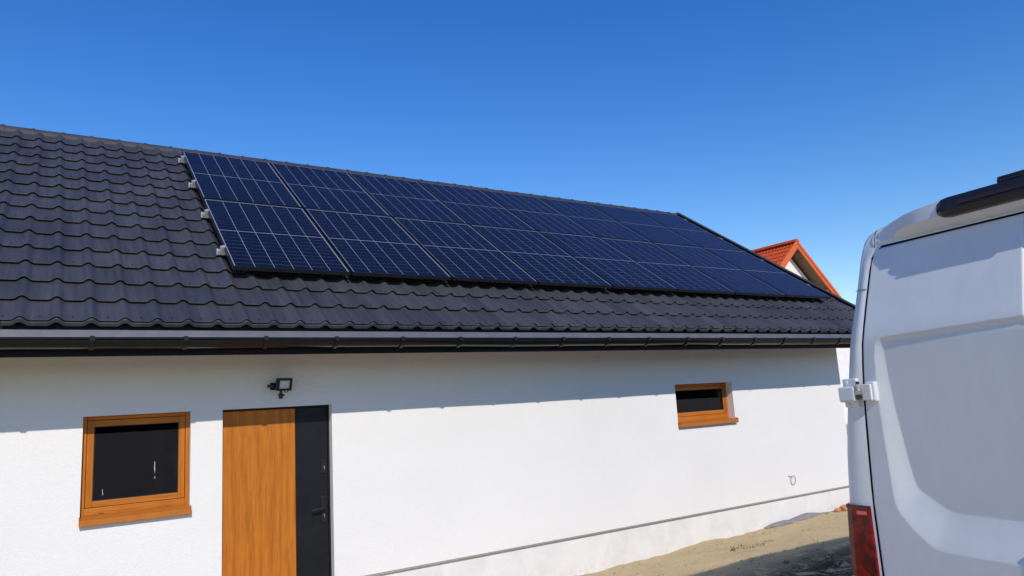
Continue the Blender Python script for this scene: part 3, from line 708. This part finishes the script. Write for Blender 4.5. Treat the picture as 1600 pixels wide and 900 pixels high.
OUT = [(-.64, 2.030), (-.690, 2.022), (-.712, 1.995), (-.722, 1.95), (-.731, 1.82), (-.733, 1.70), (-.731, 1.6), (-.726, 1.43), (-.721, 1.27), (-.716, 1.225), (-.700, 1.185), (-.638, 1.115), (-.566, 1.055), (-.540, 1.042), (-.505, 1.036), (.05, 1.024), (.05, 2.052)]
INN = [(-.63, 2.004), (-.655, 2.0), (-.671, 1.985), (-.676, 1.95), (-.675, 1.82), (-.668, 1.70), (-.658, 1.6), (-.641, 1.43), (-.627, 1.335), (-.619, 1.31), (-.600, 1.289), (-.495, 1.220), (-.470, 1.209), (-.44, 1.204), (.06, 1.193), (.06, 2.026)]
def poly_sd(px, pz, poly):
    p = np.array(poly); q_ = np.roll(p, -1, 0); d = np.full(px.shape, 1e9); ins = np.zeros(px.shape, bool)
    for (ax, az), (bx, bz) in zip(p, q_):
        ex, ez = bx - ax, bz - az; t_ = np.clip(((px - ax) * ex + (pz - az) * ez) / (ex * ex + ez * ez), 0, 1)
        d = np.minimum(d, np.hypot(px - ax - t_ * ex, pz - az - t_ * ez))
        cr = ((az > pz) != (bz > pz)) & (px < (bx - ax) * (pz - az) / (bz - az + 1e-12) + ax); ins ^= cr
    return np.where(ins, -d, d)
def smooth01(t): t = np.clip(t, 0, 1); return t * t * (3 - 2 * t)
def door_mesh(side):
    ns, nz = 170, 370
    zt = np.linspace(.56, 2.492, nz); tt = np.linspace(0, 1, ns)
    hw = np.array([float(np.interp(z, [.56] + DO_Z[1:], DO_X)) for z in zt]) - .003
    # rounded upper outer corner
    Xs = -hw[None, :] + (hw[None, :] - .006) * tt[:, None]; Zs = np.repeat(zt[None, :], ns, 0)
    so_, si = poly_sd(Xs, Zs, OUT), poly_sd(Xs, Zs, INN)
    f = np.where(so_ >= 0, 0, np.where(si <= 0, 1, np.abs(so_) / (np.abs(so_) + np.abs(si) + 1e-9)))
    f = np.where((f > 0) & (f < 1), f * .86 + .14 * smooth01(f), f)
    ln = np.array([lean(z) for z in zt])[None, :]
    edge = np.minimum(Xs + hw[None, :], np.minimum(2.492 - Zs, -.006 - Xs))
    roll = .010 * (1 - np.clip(edge / .012, 0, 1)) ** 2
    bulge = -.012 * (1 - (Xs / .85) ** 2) + .004                       # slight crown across the pair of doors
    Ys = ln + np.interp(Zs, [1.1, 2.0], [.052, .014]) * f + roll + bulge
    # two soft pressed swages below the recess
    Ys += -.004 * np.exp(-((Zs - (1.03 + .25 * np.clip(Xs + .62, -1, 0) * 0 - .02)) / .02) ** 2) * 0
    V = np.stack([Xs * side, Ys, Zs], -1).reshape(-1, 3)
    I = np.arange(ns * nz).reshape(ns, nz); F = np.stack([I[:-1, :-1], I[1:, :-1], I[1:, 1:], I[:-1, 1:]], -1).reshape(-1, 4)
    per = np.concatenate([I[:, 0], I[-1, 1:], I[::-1, -1][1:], I[0, ::-1][1:]])
    nv = len(V); back = V[per] + np.array([0, .035, 0]); V = np.concatenate([V, back]); k = np.arange(len(per) - 1)
    F2 = np.stack([per[k], nv + k, nv + k + 1, per[k + 1]], -1)
    F = np.concatenate([F, F2])
    if side < 0: F = F[:, ::-1]
    return V, F
for side in (1, -1):
    V_, F_ = door_mesh(side); rd = npmesh('rear_door', V_, F_, 'van', van); rd.data.set_sharp_from_angle(angle=math.radians(13))
    # hinges: body bracket, knuckle pins, door leaf
    for hz in (1.765, .78):
        hx = float(np.interp(hz, SZ, SX)); dx = dhalf(hz)
        g = lambda x: side * x
        def hb(nm, x0, x1, y0, y1, z0, z1, m_, bev=.006):
            a, b = sorted((g(x0), g(x1))); return MB().box(a, b, y0, y1, hz + z0, hz + z1).build(nm, m_, hg, bev, 3)
        hg = bpy.data.objects.new('hinge', None); C.objects.link(hg); hg.parent = van; hg.empty_display_size = .05
        hb('hinge_base', -hx + .010, -dx - .016, -.022, .02, -.075, .070, 'van')
        hb('hinge_cover', -hx + .002, -dx - .008, -.055, -.018, -.048, .030, 'van', .012)
        hb('door_leaf', -dx + .030, -dx + .085, -.024, .012, -.05, .05, 'van', .010)
        hb('leaf_plate', -dx + .018, -dx + .070, -.034, -.02, -.042, .038, 'white_pl', .004)
        for zc, rr_, hh, m_ in ((.026, .013, .020, 'steel'), (.0, .0145, .022, 'steel'), (-.026, .013, .020, 'van_trim'), (.046, .009, .016, 'van_trim')):
            MB().tube([(g(-dx + .006), -.040, hz + zc - hh / 2), (g(-dx + .006), -.040, hz + zc + hh / 2)], rr_, 14).build('knuckle', m_, hg)
        MB().box(*sorted((g(-dx - .03), g(-dx + .04))), -.052, -.044, hz - .012, hz + .008).build('strap', 'steel', hg, .003)
        for zc in (.05, -.062):
            MB().tube([(g(-hx + .032), -.020, hz + zc), (g(-hx + .032), -.0255, hz + zc)], .0125, 14).tube([(g(-hx + .032), -.0256, hz + zc), (g(-hx + .032), -.028, hz + zc)], .006, 6).build('bolt', 'van', hg)
    # tail light: tall lens wrapping the corner
    zl = [1.203, 1.0, .85, .7, .5]; tl = bpy.data.objects.new('tail_light', None); C.objects.link(tl); tl.parent = van
    lens = MB(); vs = []
    for z in zl:
        xo, xi = -half(z) - .004, -dhalf(max(z, .62)) - .012
        vs += [(g(xo), .075, z), (g(xo - .001), .022, z), (g(xo + .016), -.010, z), (g(xo + .05), -.020, z), (g(xi), -.016, z), (g(xi), .03, z)]
    lens.add(vs, [(6 * i + k, 6 * (i + 1) + k, 6 * (i + 1) + k + 1, 6 * i + k + 1) for i in range(len(zl) - 1) for k in range(2, 5)], False)
    lens.add(vs[:6], [(0, 1, 2, 3, 4, 5)])
    lens.build('lens', 'tail', tl)
    ed = MB(); ed.add(vs, [(6 * i + k, 6 * (i + 1) + k, 6 * (i + 1) + k + 1, 6 * i + k + 1) for i in range(len(zl) - 1) for k in range(0, 2)], True); ed.build('lens_side', 'tail_edge', tl)
    xa, xb = sorted((g(-half(1.16) + .075), g(-dhalf(1.16) - .024)))
    MB().box(xa, xb, -.0215, -.0165, 1.158, 1.178).build('reflector', 'tail_bright', tl, .002)
    xa, xb = sorted((g(-half(1.2) + .012), g(-dhalf(1.2) - .014)))
    MB().box(xa, xb, -.0195, .0, 1.186, 1.200).build('lens_rim', 'brake', tl, .002)
    for k in range(6):                                                  # moulded ribs running obliquely down the lens
        z = 1.02 - .012 * k; x0 = -half(z) + .05 + .006 * k
        a, b = sorted((g(x0), g(min(x0 + .055, -dhalf(z) - .02)))); MB().box(a, b, -.0208, -.0175, z, z + .003).build('lens_rib', 'tail', tl)
for sg in (1, -1):                                                    # pressed joints of the corner post
    MB().tube([(sg * x_, lean(2.285) - .001 + dy_, 2.285) for x_, dy_ in ((.836, .012), (.82, -.0015), (.80, -.003), (.775, -.002), (.765, .001))], .0018, 6).build('panel_seam', 'van_trim', van)
    MB().tube([(sg * .725, lean(z_) - .003 + dy_, z_) for z_, dy_ in ((2.50, .003), (2.52, -.002), (2.55, -.003), (2.575, .002), (2.59, .012))], .0018, 6).build('panel_seam', 'van_trim', van)
# roof header: shelf over the doors that carries the brake lamp bar
hdr = MB(); hv = []
hs_ = [(-.71, -.012, .0), (-.66, -.002, .0), (-.60, .014, .004), (-.52, .050, .012), (-.44, .070, .016), (-.36, .072, .016), (.36, .072, .016), (.44, .070, .016), (.52, .050, .012), (.60, .014, .004), (.66, -.002, 0), (.71, -.012, 0)]
for x, pr, up in hs_:
    zb = 2.506; top = float(np.interp(abs(x), [0, .36, .55, .62, .70, .75], [2.652, 2.644, 2.630, 2.618, 2.592, 2.56])); yb = lean(zb)
    hv += [(x, yb + .010, zb), (x, yb - .004 - pr * .35, zb + .018), (x, yb - .002 - pr, zb + .052 if abs(x) < .6 else zb + .035), (x, yb + .004 - pr, top - .018), (x, yb + .03 - pr * .6, top + .002), (x, yb + .16, top + .004)]
hdr.add(hv, [(6 * i + k, 6 * (i + 1) + k, 6 * (i + 1) + k + 1, 6 * i + k + 1) for i in range(len(hs_) - 1) for k in range(5)], True)
o = hdr.build('roof_header', 'van', van); o.data.set_sharp_from_angle(angle=math.radians(28))
bl = MB(); bv = []
for x, k in ((-.335, .42), (-.31, .72), (-.28, .8), (.28, .8), (.31, .72), (.335, .42)):
    yb = lean(2.51) - .060; zc = 2.580
    bv += [(x, yb + .05, zc - .052 * k), (x, yb - .030 * k, zc - .044 * k), (x, yb - .048 * k, zc - .012 * k), (x, yb - .046 * k, zc + .022 * k), (x, yb - .022 * k, zc + .046 * k + .018), (x, yb + .09, zc + .052 * k + .036)]
bl.add(bv, [(6 * i + k, 6 * (i + 1) + k, 6 * (i + 1) + k + 1, 6 * i + k + 1) for i in range(5) for k in range(5)]); bl.add(bv[:6], [tuple(range(6))]); bl.add(bv[-6:], [tuple(range(6))])
lb = bl.build('brake_lamp_bar', 'blackmetal', van, .004)
MB().box(-.22, .22, lean(2.51) - .1105, lean(2.51) - .1, 2.584, 2.602).build('lens', 'brake', lb, .002)
cmh = MB().prism([(lean(2.51) - .075, 2.630), (lean(2.51) - .068, 2.664), (lean(2.51) + .06, 2.672), (lean(2.51) + .06, 2.630)], -.058, .058).build('camera_housing', 'black', van, .004)
for i in range(9):
    for k in range(2):
        x = -.052 + .0125 * i + (.008 if k else 0); MB().box(x - .004, x + .004, lean(2.51) - .0765 + .0035 * k, lean(2.51) - .066, 2.640 + .014 * k, 2.648 + .014 * k).build('grille_stud', 'van_trim', cmh)
# hidden lower parts: bumper, wheels, glazing
MB().prism([(.02, .30), (-.07, .34), (-.085, .52), (-.06, .57), (.05, .57)], -.98, .98).build('bumper', 'van_trim', van, .02, 3)
MB().box(-.03, .03, -.03, .0, 1.05, 1.17).build('door_handle', 'van_trim', van, .008)
for x in (-.90, .90):
    for y in (1.25, 5.25):
        wh = bpy.data.objects.new('wheel', None); C.objects.link(wh); wh.parent = van; wh.location = (x, y, .335)
        ty = MB(); ty.tube([(-.11, 0, 0), (-.10, 0, 0), (.10, 0, 0), (.11, 0, 0)], [.29, .335, .335, .29], 32); ty.build('tyre', 'tyre', wh)
        rm = MB(); rm.tube([(-.115, 0, 0), (.115, 0, 0)], .2, 24); rm.build('rim', 'rim', wh)
for sg in (1, -1):
    MB().prism([(4.62, 1.55), (5.5, 1.5), (5.1, 2.12), (4.66, 2.2)], sg * .93, sg * .985, 'x').build('side_window', 'van_glass', van)
    MB().prism([(4.75, 1.3), (5.0, 1.3), (5.0, 1.55), (4.75, 1.55)], sg * 1.06, sg * 1.2, 'x').build('mirror', 'van_trim', van, .02)
MB().add([(-.78, 5.0, 2.53), (.78, 5.0, 2.53), (.88, 5.82, 1.62), (-.88, 5.82, 1.62), (-.78, 4.97, 2.49), (.78, 4.97, 2.49), (.88, 5.79, 1.58), (-.88, 5.79, 1.58)],
         [(0, 1, 2, 3), (4, 7, 6, 5), (0, 4, 5, 1), (1, 5, 6, 2), (2, 6, 7, 3), (3, 7, 4, 0)]).build('windscreen', 'van_glass', van)

# ------------------------------------------------------------------ things on the ground by the wall
fx = np.linspace(6.42, 7.70, 14); vs = []
for i, x in enumerate(fx):
    zb = float(ground_z(x, -.1)); k = math.sin(math.pi * i / 13)
    vs += [(x, -.078 + .014 * math.sin(i * 1.3) + .03 * (1 - k), zb + .006 + .006 * math.sin(i * 2.1)), (x, -.04, zb + .018 + .012 * k + .006 * math.sin(i * 1.7)), (x + .01, .022, zb + .014 + .026 * k + .008 * math.sin(i * .9))]
mb = MB().add(vs, [(3 * i + k, 3 * i + 3 + k, 3 * i + 4 + k, 3 * i + 1 + k) for i in range(13) for k in range(2)])
o = tag(mb.build('roofing_felt_strip', 'felt'), 'crumpled grey sheet lying along the foot of the wall', 'sheet'); o.modifiers.new('thick', 'SOLIDIFY').thickness = .008
def lump(seed, r, n=1):
    import bmesh
    bm = bmesh.new(); bmesh.ops.create_icosphere(bm, subdivisions=n, radius=r); rr_ = random.Random(seed)
    for v_ in bm.verts: v_.co *= rr_.uniform(.72, 1.2)
    return bm
for i, (x, y, r, lab) in enumerate(((7.86, -.07, .045, 'leftmost small orange brick fragment by the wall near the van'), (8.02, -.06, .065, 'middle orange brick fragment by the wall near the van'), (8.20, -.07, .075, 'largest orange brick fragment by the wall, partly behind the van'))):
    bm = lump(i, r); me = bpy.data.meshes.new('brick_fragment'); bm.to_mesh(me); bm.free(); me.materials.append(M['brick'])
    o = bpy.data.objects.new('brick_fragment', me); C.objects.link(o); o.location = (x, y, float(ground_z(x, y)) + r * .45); o.scale = (1.5, 1, .75); tag(o, lab, 'brick', 'brick fragments by the wall')
# pebbles and clods: countless
VV, FF = [], []; base = lump(3, 1.0); bv_ = np.array([v_.co[:] for v_ in base.verts]); bf_ = np.array([[v_.index for v_ in f_.verts] for f_ in base.faces]); base.free()
cnt = 0
while cnt < 2400:
    x, y = random.uniform(2.2, 9.5), random.uniform(-3.2, -.04)
    r = .004 + .012 * random.random() ** 4; z = float(ground_z(x, y))
    VV.append(bv_ * np.array([r * random.uniform(.8, 1.6), r, r * .7]) + np.array([x, y, z + r * .2])); FF.append(bf_ + cnt * len(bv_)); cnt += 1
o = npmesh('pebbles', np.concatenate(VV), np.concatenate(FF), 'stone', None, False); o['kind'] = 'stuff'; tag(o, 'small pebbles and clods scattered on the sand', 'pebbles')
# sparse grass
VV, FF = [], []; nvv = 0
def blade(x, y, h, w_, lx, ly):
    global nvv
    z = float(ground_z(x, y)) - .003; a = random.uniform(0, 6.28); dx, dy = math.cos(a) * w_, math.sin(a) * w_
    VV.append(np.array([(x - dx, y - dy, z), (x + dx, y + dy, z), (x + lx * .4 + dx * .7, y + ly * .4 + dy * .7, z + h * .65), (x + lx * .4 - dx * .7, y + ly * .4 - dy * .7, z + h * .65), (x + lx, y + ly, z + h)]))
    FF.append((nvv, nvv + 1, nvv + 2, nvv + 3)); FF.append((nvv + 3, nvv + 2, nvv + 4, nvv + 4)); nvv += 5
def tuft(x, y, n, sp, h):
    for _ in range(n):
        a = random.uniform(0, 6.28); r = sp * random.random() ** .7
        blade(x + r * math.cos(a), y + r * math.sin(a), h * random.uniform(.4, 1), random.uniform(.0015, .004), random.gauss(0, h * .6), random.gauss(0, h * .6))
for _ in range(520):
    x, y = random.uniform(3.2, 8.4), random.gauss(-2.1, .55)
    if y > -1.22: continue
    if vnoise(x, y, 1.7, 11) < -.02: continue
    tuft(x, y, random.randint(8, 26), random.uniform(.03, .10), random.uniform(.015, .05))
for _ in range(9): tuft(5.55 + random.gauss(0, .22), -.52 + random.gauss(0, .05), 14, .06, .035)
for _ in range(10): tuft(random.uniform(4.2, 7), random.uniform(-1.35, -1.15), 9, .06, .03)
me = bpy.data.meshes.new('grass'); me.from_pydata(np.concatenate(VV).tolist(), [], [f_ if f_[2] != f_[3] else f_[:3] for f_ in FF]); me.materials.append(M['grass']); me.update()
o = bpy.data.objects.new('grass', me); C.objects.link(o); o['kind'] = 'stuff'; tag(o, 'sparse low grass and weeds on the shaded sand', 'grass')
